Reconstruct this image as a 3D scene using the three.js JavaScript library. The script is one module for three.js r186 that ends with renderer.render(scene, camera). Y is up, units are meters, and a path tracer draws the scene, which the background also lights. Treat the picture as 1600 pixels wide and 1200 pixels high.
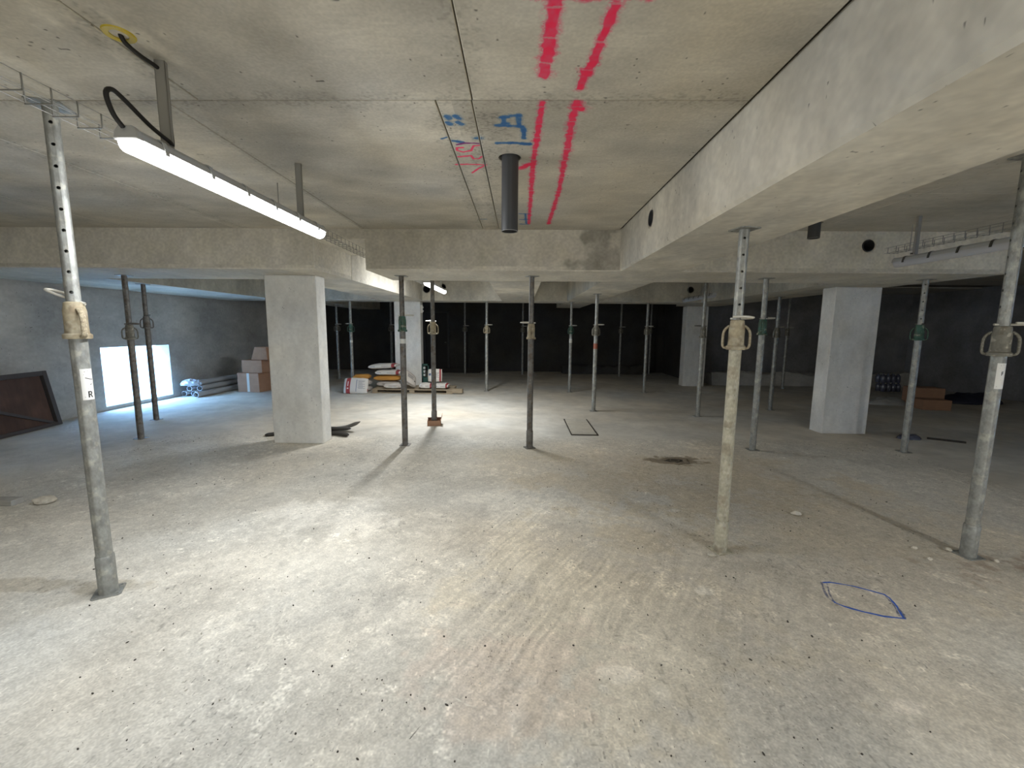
import * as THREE from 'three';
import { mergeGeometries, toCreasedNormals } from 'three/addons/utils/BufferGeometryUtils.js';
import { RoundedBoxGeometry } from 'three/addons/geometries/RoundedBoxGeometry.js';
import { RectAreaLightUniformsLib } from 'three/addons/lights/RectAreaLightUniformsLib.js';
import { Brush, Evaluator, SUBTRACTION } from 'three-bvh-csg';

// ------------------------------------------------------------------ camera, sky, exposure
const scene = new THREE.Scene();
const camera = new THREE.PerspectiveCamera(84.11, 4 / 3, 0.05, 200);
{
  const pitch = 0.1291, yaw = 0.0178, roll = 0.0092;
  const fw = new THREE.Vector3(-Math.sin(yaw) * Math.cos(pitch), -Math.sin(pitch), -Math.cos(yaw) * Math.cos(pitch));
  const r0 = new THREE.Vector3(Math.cos(yaw), 0, -Math.sin(yaw)), u0 = new THREE.Vector3().crossVectors(r0, fw);
  const r = r0.clone().multiplyScalar(Math.cos(roll)).addScaledVector(u0, Math.sin(roll));
  const u = u0.clone().multiplyScalar(Math.cos(roll)).addScaledVector(r0, -Math.sin(roll));
  camera.position.set(0, 1.55, 0);
  camera.quaternion.setFromRotationMatrix(new THREE.Matrix4().makeBasis(r, u, fw.clone().negate()));
}
scene.background = new THREE.Color().setRGB(0.27, 0.54, 1.0);
scene.backgroundIntensity = 31;
const renderer = new THREE.WebGLRenderer({ antialias: true });
renderer.toneMapping = THREE.LinearToneMapping;
renderer.toneMappingExposure = 1.37;
renderer.shadowMap.enabled = true;
RectAreaLightUniformsLib.init();
const LAMP = { down: 80, side: 115, glow: 7, color: new THREE.Color().setRGB(0.97, 0.985, 1.0) };

// ------------------------------------------------------------------ measures (metres)
const H = 2.651, B = 2.202;                    // slab soffit, beam soffit
const Z1 = 4.948, Z1B = 6.026, Z2 = 10.34, Z2B = 11.06;
const XL = -7.5, XR = 11.5, ZB = -15.6, ZF = 6.0;

// ------------------------------------------------------------------ helpers
let seed = 7;
const rnd = () => { seed = (seed * 1664525 + 1013904223) >>> 0; return seed / 4294967296; };
const rr = (a, b) => a + (b - a) * rnd();
const clamp = (v, a = 0, b = 1) => Math.min(b, Math.max(a, v));
const sstep = (a, b, v) => { const t = clamp((v - a) / (b - a)); return t * t * (3 - 2 * t); };
const PERM = new Uint8Array(512), LAT = new Float32Array(256);
{
  const p = [...Array(256).keys()];
  for (let i = 255; i > 0; i--) { const j = Math.floor(rnd() * (i + 1)); [p[i], p[j]] = [p[j], p[i]]; }
  for (let i = 0; i < 512; i++) PERM[i] = p[i & 255];
  for (let i = 0; i < 256; i++) LAT[i] = rnd() * 2 - 1;
}
function vn(x, y, per = 256, s = 0) {
  const xi = Math.floor(x), yi = Math.floor(y); let fx = x - xi, fy = y - yi;
  fx = fx * fx * (3 - 2 * fx); fy = fy * fy * (3 - 2 * fy);
  const x0 = ((xi % per) + per) % per & 255, x1 = (x0 + 1) % per & 255, y0 = ((yi % per) + per) % per & 255, y1 = (y0 + 1) % per & 255;
  const a = PERM[x0 + s & 255], b = PERM[x1 + s & 255];
  const v00 = LAT[PERM[a + y0]], v10 = LAT[PERM[b + y0]], v01 = LAT[PERM[a + y1]], v11 = LAT[PERM[b + y1]];
  return (v00 + (v10 - v00) * fx) * (1 - fy) + (v01 + (v11 - v01) * fx) * fy;
}
function fbm(x, y, oct, per = 256, s = 0) {
  let v = 0, a = 0.5;
  for (let i = 0; i < oct; i++) { v += a * vn(x, y, per, s + i * 17); x *= 2; y *= 2; per = Math.min(256, per * 2); a *= 0.5; }
  return v;
}
function tex(w, h, fn, srgb = true) {          // fn(u, v, out) with v = 0 on the first row
  const d = new Uint8Array(w * h * 4), o = [0, 0, 0];
  for (let j = 0, k = 0; j < h; j++) for (let i = 0; i < w; i++, k += 4) {
    fn((i + 0.5) / w, (j + 0.5) / h, o);
    d[k] = clamp(o[0], 0, 255); d[k + 1] = clamp(o[1], 0, 255); d[k + 2] = clamp(o[2], 0, 255); d[k + 3] = 255;
  }
  const t = new THREE.DataTexture(d, w, h, THREE.RGBAFormat);
  t.wrapS = t.wrapT = THREE.RepeatWrapping; t.magFilter = THREE.LinearFilter; t.minFilter = THREE.LinearFilter;
  if (srgb) t.colorSpace = THREE.SRGBColorSpace;
  t.needsUpdate = true;
  return t;
}
const metres = (t, w, h = w, x0 = 0, y0 = 0) => { t.repeat.set(1 / w, 1 / h); t.offset.set(-x0 / w, -y0 / h); return t; };
const std = (o) => new THREE.MeshStandardMaterial(o);
const rgb = (r, g, b) => new THREE.Color().setRGB(r / 255, g / 255, b / 255, THREE.SRGBColorSpace);

const names = new Map();
function numbered(n) { const k = names.get(n) ?? 0; names.set(n, k + 1); return k ? n + '_' + String(k).padStart(3, '0') : n; }
const shade = (m) => { m.castShadow = true; m.receiveShadow = true; return m; };
function mesh(name, g, m, parent) {
  const o = shade(new THREE.Mesh(Array.isArray(g) ? join(g) : g, m)); o.name = parent ? name : numbered(name);
  (parent || scene).add(o); return o;
}
function join(gs) {
  gs = gs.map((g) => { const n = g.index ? g.toNonIndexed() : g; for (const k of Object.keys(n.attributes)) if (!['position', 'normal', 'uv'].includes(k)) n.deleteAttribute(k); return n; });
  return gs.length === 1 ? gs[0] : mergeGeometries(gs);
}
function tag(o, label, category, group, kind) {
  o.userData.label = label; o.userData.category = category;
  if (group) o.userData.group = group;
  if (kind) o.userData.kind = kind;
  return o;
}
function thing(name, label, category, [x, y, z] = [0, 0, 0], turn = 0, group, kind) {
  const o = new THREE.Group(); o.name = numbered(name); scene.add(o);
  o.position.set(x, y, z); o.rotation.y = turn;
  return tag(o, label, category, group, kind);
}
function dup(root, label) { const r = root.clone(); r.userData = { ...root.userData }; r.name = numbered(root.name.replace(/_\d{3}$/, '')); scene.add(r); r.userData.label = label; return r; }
function metreUV(g) {                          // box-projected uv in metres
  if (g.index) g = g.toNonIndexed();
  const p = g.attributes.position, n = new THREE.Vector3(), a = new THREE.Vector3(), b = new THREE.Vector3(), c = new THREE.Vector3(), uv = new Float32Array(p.count * 2);
  for (let i = 0; i < p.count; i += 3) {
    a.fromBufferAttribute(p, i); b.fromBufferAttribute(p, i + 1); c.fromBufferAttribute(p, i + 2);
    n.crossVectors(b.clone().sub(a), c.clone().sub(a));
    const x = Math.abs(n.x), y = Math.abs(n.y), z = Math.abs(n.z);
    for (let k = 0; k < 3; k++) {
      const px = p.getX(i + k), py = p.getY(i + k), pz = p.getZ(i + k), u = y >= x && y >= z ? [px, pz] : x >= z ? [pz, py] : [px, py];
      uv[(i + k) * 2] = u[0]; uv[(i + k) * 2 + 1] = u[1];
    }
  }
  g.setAttribute('uv', new THREE.BufferAttribute(uv, 2));
  return g;
}
const bx = (x0, x1, y0, y1, z0, z1) => { const g = new THREE.BoxGeometry(Math.abs(x1 - x0), Math.abs(y1 - y0), Math.abs(z1 - z0)); g.translate((x0 + x1) / 2, (y0 + y1) / 2, (z0 + z1) / 2); return metreUV(g); };
const rbx = (x0, x1, y0, y1, z0, z1, r = 0.01, s = 1) => { const g = new RoundedBoxGeometry(Math.abs(x1 - x0), Math.abs(y1 - y0), Math.abs(z1 - z0), s, r); g.translate((x0 + x1) / 2, (y0 + y1) / 2, (z0 + z1) / 2); return metreUV(g); };
function shapeOf(pts, holes = []) {
  const s = new THREE.Shape(pts.map(([x, y]) => new THREE.Vector2(x, y)));
  for (const [x, y, r] of holes) { const h = new THREE.Path(); h.absarc(x, y, r, 0, Math.PI * 2, true); s.holes.push(h); }
  return s;
}
function extr(pts, depth, holes, bev = 0.01) {
  const g = new THREE.ExtrudeGeometry(shapeOf(pts, holes), { depth: depth - 2 * bev, bevelEnabled: bev > 0, bevelSize: bev, bevelThickness: bev, bevelOffset: -bev, bevelSegments: 1, curveSegments: 20 });
  g.translate(0, 0, bev);
  return g;
}
const alongZ = (pts, z0, z1, holes, bev) => metreUV(extr(pts, z1 - z0, holes, bev).translate(0, 0, z0));        // points are (x, y)
const alongX = (pts, x0, x1, holes, bev) => metreUV(extr(pts, x1 - x0, holes, bev).rotateY(Math.PI / 2).translate(x0, 0, 0)); // points are (-z, y)
function tube(pts, r, seg = 24, rad = 8, closed = false) {
  return new THREE.TubeGeometry(new THREE.CatmullRomCurve3(pts.map((q) => new THREE.Vector3(...q)), closed, 'catmullrom', 0.5), seg, r, rad, closed);
}
function lathe(pts, seg = 28) {
  const g = new THREE.LatheGeometry(pts.map(([x, y]) => new THREE.Vector2(x, y)), seg), p = g.attributes.position, uv = g.attributes.uv;
  for (let i = 0; i < p.count; i++) uv.setXY(i, uv.getX(i) * 0.24, p.getY(i));
  return toCreasedNormals(g, 0.6);
}

// ------------------------------------------------------------------ surfaces
const CEIL_MARKS = [['r',0.05,[[0.108,-1.566],[0.102,-1.716],[0.1,-1.86],[0.092,-2.025]]],['r',0.034,[[0.098,-2.248],[0.089,-2.479],[0.083,-2.678],[0.072,-3.101]]],['r',0.036,[[0.072,-3.101],[0.077,-3.626],[0.077,-4.689]]],['r',0.04,[[0.316,-1.617],[0.303,-1.75],[0.288,-1.944],[0.277,-2.011]]],['r',0.038,[[0.265,-2.025],[0.262,-2.125]]],['r',0.042,[[0.264,-2.248],[0.263,-2.374],[0.269,-2.594],[0.279,-2.862],[0.283,-3.099]]],['r',0.036,[[0.283,-3.099],[0.299,-3.624],[0.294,-4.084],[0.286,-4.685]]],['r',0.05,[[0.261,-1.997],[0.277,-2.016]]],['r',0.06,[[0.275,-2.285],[0.291,-2.309]]],['r',0.03,[[0.015,-1.576],[0.216,-1.58],[0.418,-1.581]]],['r',0.05,[[-0.007,-3.113],[0.036,-3.055],[0.07,-3.032]]],['b',0.028,[[-0.398,-2.388],[-0.388,-2.409]]],['b',0.028,[[-0.351,-2.385],[-0.337,-2.409]]],['b',0.028,[[-0.403,-2.455],[-0.393,-2.47]]],['b',0.028,[[-0.347,-2.451],[-0.332,-2.47]]],['b',0.022,[[-0.109,-2.395],[-0.076,-2.395]]],['b',0.022,[[-0.055,-2.381],[-0.012,-2.374]]],['b',0.022,[[-0.105,-2.461],[-0.078,-2.469]]],['b',0.022,[[-0.141,-2.487],[-0.071,-2.49],[-0.001,-2.499]]],['b',0.022,[[-0.001,-2.499],[0.008,-2.547],[0.007,-2.644]]],['b',0.022,[[-0.154,-2.71],[-0.062,-2.706],[0.042,-2.722]]],['b',0.022,[[-0.099,-2.395],[-0.099,-2.472]]],['b',0.022,[[-0.022,-2.381],[-0.019,-2.487]]],['b',0.03,[[-0.0,-2.713],[0.042,-2.722]]],['b',0.022,[[-0.418,-2.68],[-0.388,-2.688],[-0.359,-2.697]]],['b',0.028,[[-0.27,-2.645],[-0.255,-2.645]]],['b',0.016,[[-0.474,-2.654],[-0.44,-2.632]]],['m',0.012,[[-0.395,-2.733],[-0.346,-2.711],[-0.292,-2.711],[-0.254,-2.718]]],['p',0.014,[[-0.256,-2.741],[-0.296,-2.75],[-0.319,-2.816],[-0.371,-2.841],[-0.407,-2.816],[-0.402,-2.778],[-0.362,-2.773]]],['p',0.014,[[-0.418,-2.916],[-0.363,-2.906],[-0.328,-2.895],[-0.318,-2.947],[-0.284,-2.947],[-0.26,-2.909]]],['p',0.014,[[-0.446,-3.046],[-0.371,-3.041],[-0.246,-3.052],[-0.3,-3.115],[-0.354,-3.201]]],['b',0.018,[[-0.018,-4.286],[0.069,-4.294]]],['b',0.018,[[-0.015,-4.504],[0.067,-4.503]]],['b',0.018,[[-0.015,-4.691],[0.07,-4.7]]],['b',0.018,[[0.038,-4.285],[0.053,-4.689]]],['b',0.012,[[-0.434,-4.497],[-0.356,-4.495]]],['k',0.006,[[-0.34,-4.291],[-0.266,-4.313],[-0.193,-4.336]]],['k',0.006,[[-0.332,-4.362],[-0.194,-4.359]]],['k',0.006,[[-0.433,-4.487],[-0.369,-4.496]]],['k',0.005,[[-0.342,-4.67],[-0.246,-4.64]]]];
const FLOOR_MARKS = [['B',0.012,[[1.908,-2.507],[1.952,-2.512],[2.006,-2.495],[2.065,-2.475],[2.126,-2.437],[2.187,-2.397],[2.191,-2.366],[2.169,-2.293],[2.13,-2.211],[2.116,-2.182]]],['B',0.012,[[2.116,-2.182],[2.074,-2.187],[2.019,-2.196],[1.967,-2.218],[1.929,-2.235],[1.893,-2.256],[1.861,-2.277],[1.835,-2.308],[1.837,-2.328]]],['g',0.012,[[1.895,-2.507],[1.85,-2.417],[1.827,-2.354],[1.832,-2.321]]],['g',0.009,[[1.92,-2.493],[1.865,-2.397],[1.836,-2.321]]],['g',0.01,[[2.179,-2.372],[2.157,-2.293],[2.109,-2.205]]],['g',0.01,[[2.159,-2.267],[2.144,-2.218],[2.125,-2.188]]],['s',0.012,[[-2.083,-3.444],[-1.894,-3.207],[-1.702,-2.95],[-1.495,-2.61]]],['s',0.01,[[-1.309,-2.216],[-1.263,-2.083],[-1.223,-1.896],[-1.191,-1.719]]],['s',0.006,[[-0.233,-2.045],[-0.126,-2.011]]],['s',0.007,[[-0.269,-1.617],[-0.202,-1.576],[-0.134,-1.56]]],['s',0.008,[[-0.36,-2.467],[-0.283,-2.497]]],['k',0.004,[[-0.402,-1.423],[-0.372,-1.482]]]];
const MARK = { r: [234, 30, 78], b: [38, 92, 148], m: [120, 40, 110], p: [232, 66, 104], k: [62, 60, 54], B: [44, 84, 176], g: [96, 98, 118], s: [214, 211, 200] };
function markField(marks, x0, x1, z0, z1, n) {  // strokes sorted into cells so that each texel looks at few of them
  const cells = Array.from({ length: n * n }, () => []);
  for (const [c, w0, pts] of marks) for (let i = 0; i + 1 < pts.length; i++) {
    const [ax, az] = pts[i], [bxx, bz] = pts[i + 1], w = w0 * ({ b: 1.22, p: 1.35, m: 1.4, r: 0.95 }[c] ?? 1), m = w * 2.2 + 0.03, s = { c: MARK[c], kind: c, w, ax, az, dx: bxx - ax, dz: bz - az, l: (bxx - ax) ** 2 + (bz - az) ** 2 };
    const i0 = Math.floor((Math.min(ax, bxx) - m - x0) / (x1 - x0) * n), i1 = Math.floor((Math.max(ax, bxx) + m - x0) / (x1 - x0) * n), j0 = Math.floor((Math.min(az, bz) - m - z0) / (z1 - z0) * n), j1 = Math.floor((Math.max(az, bz) + m - z0) / (z1 - z0) * n);
    for (let j = Math.max(0, j0); j <= Math.min(n - 1, j1); j++) for (let k = Math.max(0, i0); k <= Math.min(n - 1, i1); k++) cells[j * n + k].push(s);
  }
  return (x, z, o) => {
    const i = Math.floor((x - x0) / (x1 - x0) * n), j = Math.floor((z - z0) / (z1 - z0) * n);
    if (i < 0 || j < 0 || i >= n || j >= n) return;
    for (const s of cells[j * n + i]) {
      const t = clamp(((x - s.ax) * s.dx + (z - s.az) * s.dz) / s.l), d = Math.hypot(x - s.ax - s.dx * t, z - s.az - s.dz * t);
      const spray = 'rb'.includes(s.kind), wob = 1 + 0.35 * vn(x * 40, z * 40) + 0.2 * vn(x * 14, z * 14), half = s.w * 0.5 * wob;
      let a = 1 - sstep(half * 0.72, half * 1.15, d);
      if (s.kind === 'r') { const q = z * 6.1 + 0.3 * vn(x * 3, z * 2); if (q - Math.floor(q) < 0.07) a *= 0.45; }
      if (spray) a = Math.max(a * (0.85 + 0.15 * vn(x * 60, z * 60)), (1 - sstep(half * 0.6, half * 2.1, d)) * 0.45 * clamp(0.8 + 1.3 * vn(x * 180, z * 180)));
      else if (s.kind === 's') a *= clamp(0.5 + 0.6 * vn(x * 50, z * 50));
      else if (s.kind === 'g' || s.kind === 'k') a *= clamp(0.65 + 0.5 * vn(x * 70, z * 70));
      for (let k = 0; k < 3; k++) o[k] += (s.c[k] - o[k]) * a;
    }
  };
}
// floor: trodden screed with cement dust, mortar crusts, trowel sweeps and brown dirt
const PATCH = [ // x, z, rx, rz, tone, strength
  [-1.5, -3.35, 0.62, 0.4, [226, 223, 214], 0.42], [-0.7, -2.5, 0.9, 0.7, [214, 209, 196], 0.3], [0.1, -3.5, 0.9, 0.5, [214, 209, 196], 0.4],
  [1.7, -4.3, 1.7, 1.0, [164, 153, 132], 0.5], [1.1, -3.0, 0.6, 0.3, [170, 158, 136], 0.45], [3.4, -2.7, 1.0, 0.26, [136, 118, 102], 0.7],
  [0.55, -2.3, 1.0, 1.1, [186, 177, 157], 0.5], [2.7, -3.4, 1.5, 1.1, [178, 168, 148], 0.45], [1.9, -5.0, 0.38, 0.2, [104, 93, 75], 0.7],
  [0.0, -5.2, 0.7, 0.3, [170, 163, 144], 0.4], [-2.75, -2.32, 0.5, 0.08, [144, 137, 122], 0.5], [-0.1, -1.75, 0.5, 0.4, [186, 170, 158], 0.35],
  [1.12, -2.4, 0.07, 0.06, [226, 222, 210], 0.55], [0.45, -1.75, 0.09, 0.05, [218, 212, 198], 0.5], [0.62, -1.66, 0.05, 0.05, [222, 216, 202], 0.5], [1.62, -1.62, 0.08, 0.035, [222, 214, 202], 0.5], [1.3, -2.72, 0.09, 0.05, [200, 196, 184], 0.4],
];
const floorMark = markField(FLOOR_MARKS, -5, 5, -6, -1, 64);
function floorColour(x, z, fine, o) {
  const big = fbm(x * 0.55 + 3, z * 0.55 + 9, 4), mid = fbm(x * 2.6 + 11, z * 2.6, 4, 256, 40);
  const rough = fine ? fbm(x * 13 + 2, z * 13 + 5, 3, 256, 90) : 0;
  let v = 1 + 0.09 * big + 0.10 * mid + 0.05 * rough;
  let R = 193, G = 188, Bc = 176;
  const warm = fbm(x * 0.8 + 40, z * 0.8 + 5, 3, 256, 80);
  R += 7 * warm; Bc -= 9 * warm;
  for (const [px, pz, rx, rz, c, s] of PATCH) {
    const dx = (x - px) / rx, dz = (z - pz) / rz, q = dx * dx + dz * dz;
    if (q < 2.6) { const a = s * sstep(-0.1, 0.75, 1 - q + 1.5 * mid + 0.9 * rough); R += (c[0] - R) * a; G += (c[1] - G) * a; Bc += (c[2] - Bc) * a; }
  }
  if (fine) {
    const a = x * 0.478 - z * -0.878, b = x * 0.878 + z * 0.478;           // trowel sweeps run this way
    const sw = sstep(2.0, 0.6, Math.hypot((x - 0.35) / 0.8, (z + 2.4) / 1.0)) * 0.8 + 0.2;
    v += 0.14 * sw * clamp(0.5 + 2 * fbm(x * 1.7 + 20, z * 1.7, 2, 256, 130)) * fbm(b * 48 + 3 * mid, a * 2.4, 3, 256, 120);
    const g = fbm(x * 34, z * 34, 3, 256, 10); v += 0.085 * g;
    const grit = vn(x * 150, z * 150, 256, 33); v += 0.075 * grit;
    const pep = vn(x * 95 + 31, z * 95, 256, 37); v -= 0.26 * sstep(0.72, 0.92, pep) * clamp(0.35 + 1.6 * fbm(x * 2.2, z * 2.2 + 7, 2, 256, 38)); v += 0.12 * sstep(0.7, 0.95, vn(x * 80, z * 80 + 17, 256, 39));
    const crust = sstep(0.16, 0.42, fbm(x * 11 + 3, z * 11, 3, 256, 60)) * sstep(-0.1, 0.25, fbm(x * 1.3 + 8, z * 1.3, 2, 256, 61)); // flaky pale crusts
    v += crust * (0.07 + 0.13 * vn(x * 90, z * 90, 256, 5));
    const pit = sstep(0.62, 0.8, vn(x * 55 + 7, z * 55, 256, 71)) * sstep(0.1, 0.35, fbm(x * 3 + 1, z * 3, 2, 256, 72)); v -= 0.12 * pit;
  } else v += 0.06 * fbm(x * 9, z * 9, 3, 256, 10);
  o[0] = R * v; o[1] = G * v; o[2] = Bc * v;
  if (fine) floorMark(x, z, o);
}
const floorTex = (x0, x1, z0, z1, n, m, fine) => metres(tex(n, m, (u, v, o) => floorColour(x0 + (x1 - x0) * u, z0 + (z1 - z0) * v, fine, o)), x1 - x0, z1 - z0, x0, z0);
// shared fine relief
const grainTex = tex(512, 512, (u, v, o) => { const g = 128 + 90 * fbm(u * 24, v * 24, 5, 24, 3); o[0] = o[1] = o[2] = g; }, false);
const reliefFloor = metres(grainTex.clone(), 0.9), reliefWall = metres(grainTex.clone(), 1.3);
// cast concrete: cloudy tones, form streaks, pinholes
function concrete(base, sd, k = 1, streak = [1, 1], size = 3) {
  return metres(tex(1024, 1024, (u, v, o) => {
    let a = 1 + k * (0.13 * fbm(u * 4, v * 4, 4, 4, sd) + 0.07 * fbm(u * 14 * streak[0], v * 14 * streak[1], 3, 14 * Math.max(...streak), sd + 20) + 0.05 * fbm(u * 90, v * 90, 2, 90, sd + 50));
    const pin = vn(u * 120, v * 120, 120, sd + 90); if (pin > 0.93) a -= 0.35 * sstep(0.93, 0.99, pin);
    const w = fbm(u * 6 + 2, v * 6, 2, 6, sd + 70);
    o[0] = base[0] * a + 3 * w; o[1] = base[1] * a; o[2] = base[2] * a - 5 * w;
  }), size);
}
const CEIL = { x0: -5.2, x1: 1.2, z0: -5.0, z1: -0.8 };
const ceilMark = markField(CEIL_MARKS, CEIL.x0, CEIL.x1, CEIL.z0, CEIL.z1, 64);
function slabColour(x, z, o) {
  const row = z < -2.23 ? 5 : 31, plate = Math.floor((x + 20 + row) / 1.45);
  const big = fbm(x * 0.9 + plate * 3.7, z * 0.9 + row, 4, 256, 14), mid = fbm(x * 3 + 9, z * 5, 4, 256, 44);
  let v = 1 + 0.15 * big + 0.13 * mid + 0.05 * fbm(x * 10, z * 70, 3, 256, 66) * sstep(-0.2, 0.3, mid) + 0.04 * vn(x * 110, z * 110, 256, 8);
  const pin = vn(x * 30 + 4, z * 44, 256, 99); if (pin > 0.94) v -= 0.4 * sstep(0.94, 0.985, pin);
  // cement slurry that ran out along the joints, chipped and grey
  const near = (d) => sstep(0.10, 0.0, Math.abs(d) + 0.10 * fbm(x * 16, z * 16, 3, 256, 21));
  let dirt = near(z + 2.23) * 0.6;
  if (z < -2.23) dirt = Math.max(dirt, near(x + 0.427) * 0.7, near(x + 0.25) * 0.7, near(x + 1.767) * 0.5, near(x + 3.13) * 0.6, near(x + 4.52) * 0.5, near(Math.hypot((x + 0.2) / 1.2, (z + 2.75) / 3) * 0.9 - 0.06) * 0.8);
  else dirt = Math.max(dirt, near(x + 0.245) * 0.55, near(x + 1.596) * 0.7);
  const flake = sstep(0.0, 0.5, vn(x * 75, z * 75, 256, 55));
  v -= dirt * (0.05 + 0.16 * flake);
  // whitish bloom either side of the joint by the junction box
  const bl = sstep(0.16, 0.02, Math.abs(Math.abs(x + 1.585) - 0.09) + 0.1 * fbm(x * 12, z * 12, 3, 256, 23)) * sstep(0.36, 0.1, Math.abs(z + 1.8) + 0.15 * mid) * clamp(0.4 + 1.2 * vn(x * 22, z * 9, 256, 24));
  v += 0.13 * bl;
  const w = fbm(x * 1.4 + 6, z * 1.4, 3, 256, 77);
  o[0] = (184 + 4 * w) * v; o[1] = 179 * v; o[2] = (166 - 8 * w) * v;
  ceilMark(x, z, o);
}
const M = {
  floorA: std({ map: floorTex(-5, 0, -6, -1, 2048, 2048, true), bumpMap: reliefFloor, bumpScale: 0.006, roughness: 0.88 }),
  floorB: std({ map: floorTex(0, 5, -6, -1, 2048, 2048, true), bumpMap: reliefFloor, bumpScale: 0.006, roughness: 0.86 }),
  floorFar: std({ map: floorTex(XL - 0.4, XR + 0.4, ZB, ZF, 1400, 1500, false), bumpMap: reliefFloor, bumpScale: 0.006, roughness: 0.86 }),
  slab: std({ map: metres(tex(2048, 1344, (u, v, o) => slabColour(CEIL.x0 + (CEIL.x1 - CEIL.x0) * u, CEIL.z0 + (CEIL.z1 - CEIL.z0) * v, o)), CEIL.x1 - CEIL.x0, CEIL.z1 - CEIL.z0, CEIL.x0, CEIL.z0), bumpMap: reliefWall, bumpScale: 0.004, roughness: 0.8 }),
  slabFar: std({ map: concrete([184, 179, 166], 3, 1, [1, 3], 3.2), bumpMap: reliefWall, bumpScale: 0.004, roughness: 0.82 }),
  joint: std({ color: rgb(92, 86, 74), roughness: 0.95 }),
  beam: std({ map: concrete([205, 200, 186], 11, 1.35, [2, 1], 3), bumpMap: reliefWall, bumpScale: 0.003, roughness: 0.78 }),
  pillar: std({ map: concrete([214, 214, 209], 29, 0.8, [2, 1], 2.4), bumpMap: reliefWall, bumpScale: 0.003, roughness: 0.75 }),
  wall: std({ map: concrete([172, 171, 166], 47, 1.2, [1, 2], 3.4), bumpMap: reliefWall, bumpScale: 0.004, roughness: 0.85 }),
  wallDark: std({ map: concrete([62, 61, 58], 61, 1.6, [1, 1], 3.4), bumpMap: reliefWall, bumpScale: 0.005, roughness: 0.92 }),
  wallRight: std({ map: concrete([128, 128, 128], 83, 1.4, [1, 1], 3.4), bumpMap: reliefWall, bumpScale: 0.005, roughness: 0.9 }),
  render: std({ color: rgb(214, 216, 212), roughness: 0.9 }),
};

// ------------------------------------------------------------------ structure: floor
function slabTop(name, rects, m, parent) {
  return mesh(name, rects.map(([x0, x1, z0, z1]) => bx(x0, x1, -0.3, 0, z0, z1)), m, parent);
}
const floor = thing('floor', 'dusty pale grey concrete basement floor with trowel sweeps and dirt', 'floor', [0, 0, 0], 0, null, 'structure');
slabTop('floor_section', [[-5, 0, -6, -1]], M.floorA, floor);
slabTop('floor_section', [[0, 5, -6, -1]], M.floorB, floor);
slabTop('floor_section', [[XL - 0.35, -5, -6, -1], [5, XR + 0.35, -6, -1], [XL - 0.35, XR + 0.35, ZB - 0.3, -6], [XL - 0.35, XR + 0.35, -1, ZF + 0.3]], M.floorFar, floor);

// ------------------------------------------------------------------ structure: ceiling plates with open joints under a backing slab
const ceiling = thing('ceiling', 'grey precast concrete ceiling plates with spray-painted red and blue marks', 'ceiling', [0, 0, 0], 0, null, 'structure');
mesh('backing_slab', bx(XL - 0.3, XR + 0.3, H + 0.03, H + 0.4, ZB - 0.3, ZF + 0.3), M.joint, ceiling);
const GAP = 0.0032;
function plate(x0, x1, z0, z1, hole) {
  const inZone = x0 >= CEIL.x0 - 0.01 && x1 <= CEIL.x1 + 0.01 && z0 >= CEIL.z0 - 0.01 && z1 <= CEIL.z1 + 0.01, m = inZone ? M.slab : M.slabFar;
  const pts = [[x0 + GAP, -z1 + GAP], [x1 - GAP, -z1 + GAP], [x1 - GAP, -z0 - GAP], [x0 + GAP, -z0 - GAP]];
  const g = extr(pts, 0.03, hole ? [[hole[0], -hole[1], hole[2]]] : [], 0.003).rotateX(-Math.PI / 2).translate(0, H, 0);
  mesh('ceiling_plate', metreUV(g), m, ceiling);
}
const rowOf = (xs, z0, z1, holes = {}) => { for (let i = 0; i + 1 < xs.length; i++) plate(xs[i], xs[i + 1], z0, z1, holes[i]); };
rowOf([-5.2, -4.52, -3.13, -1.767, -0.427, -0.25, 1.096], -Z1 - 0.02, -2.23, { 5: [-0.08, -2.935, 0.072] });
rowOf([-5.2, -4.4, -3.0, -1.596, -0.245, 1.096], -2.23, -0.8);
rowOf([-6.2, -4.4, -3.0, -1.596, -0.245, 1.096], -0.8, ZF);
rowOf([XL, -6.2, -5.2], -Z1 - 0.02, -0.8); rowOf([XL, -6.2], -0.8, ZF);
rowOf([1.79, 3.2, 4.6, 6.0, 7.4, 9.0, XR], -Z1 - 0.02, -3.63, { 0: [3.01, -4.6, 0.07] });
rowOf([1.79, 3.2, 4.6, 6.0, 7.4, 9.0, XR], -3.63, 0); rowOf([1.79, 3.2, 4.6, 6.0, 7.4, 9.0, XR], 0, ZF);
rowOf([XL, -5.9, -4.6, -3.2, -1.77, -0.4, 1.46, 2.5, 4.3, 5.6, 7.4, 9.2, XR], -Z2 - 0.02, -Z1B + 0.02);
rowOf([XL, -5.9, -4.6, -3.2, -1.77, -0.4, 1.46, 2.5, 4.3, 5.6, 7.4, 9.2, XR], ZB, -Z2B + 0.02);

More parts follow.
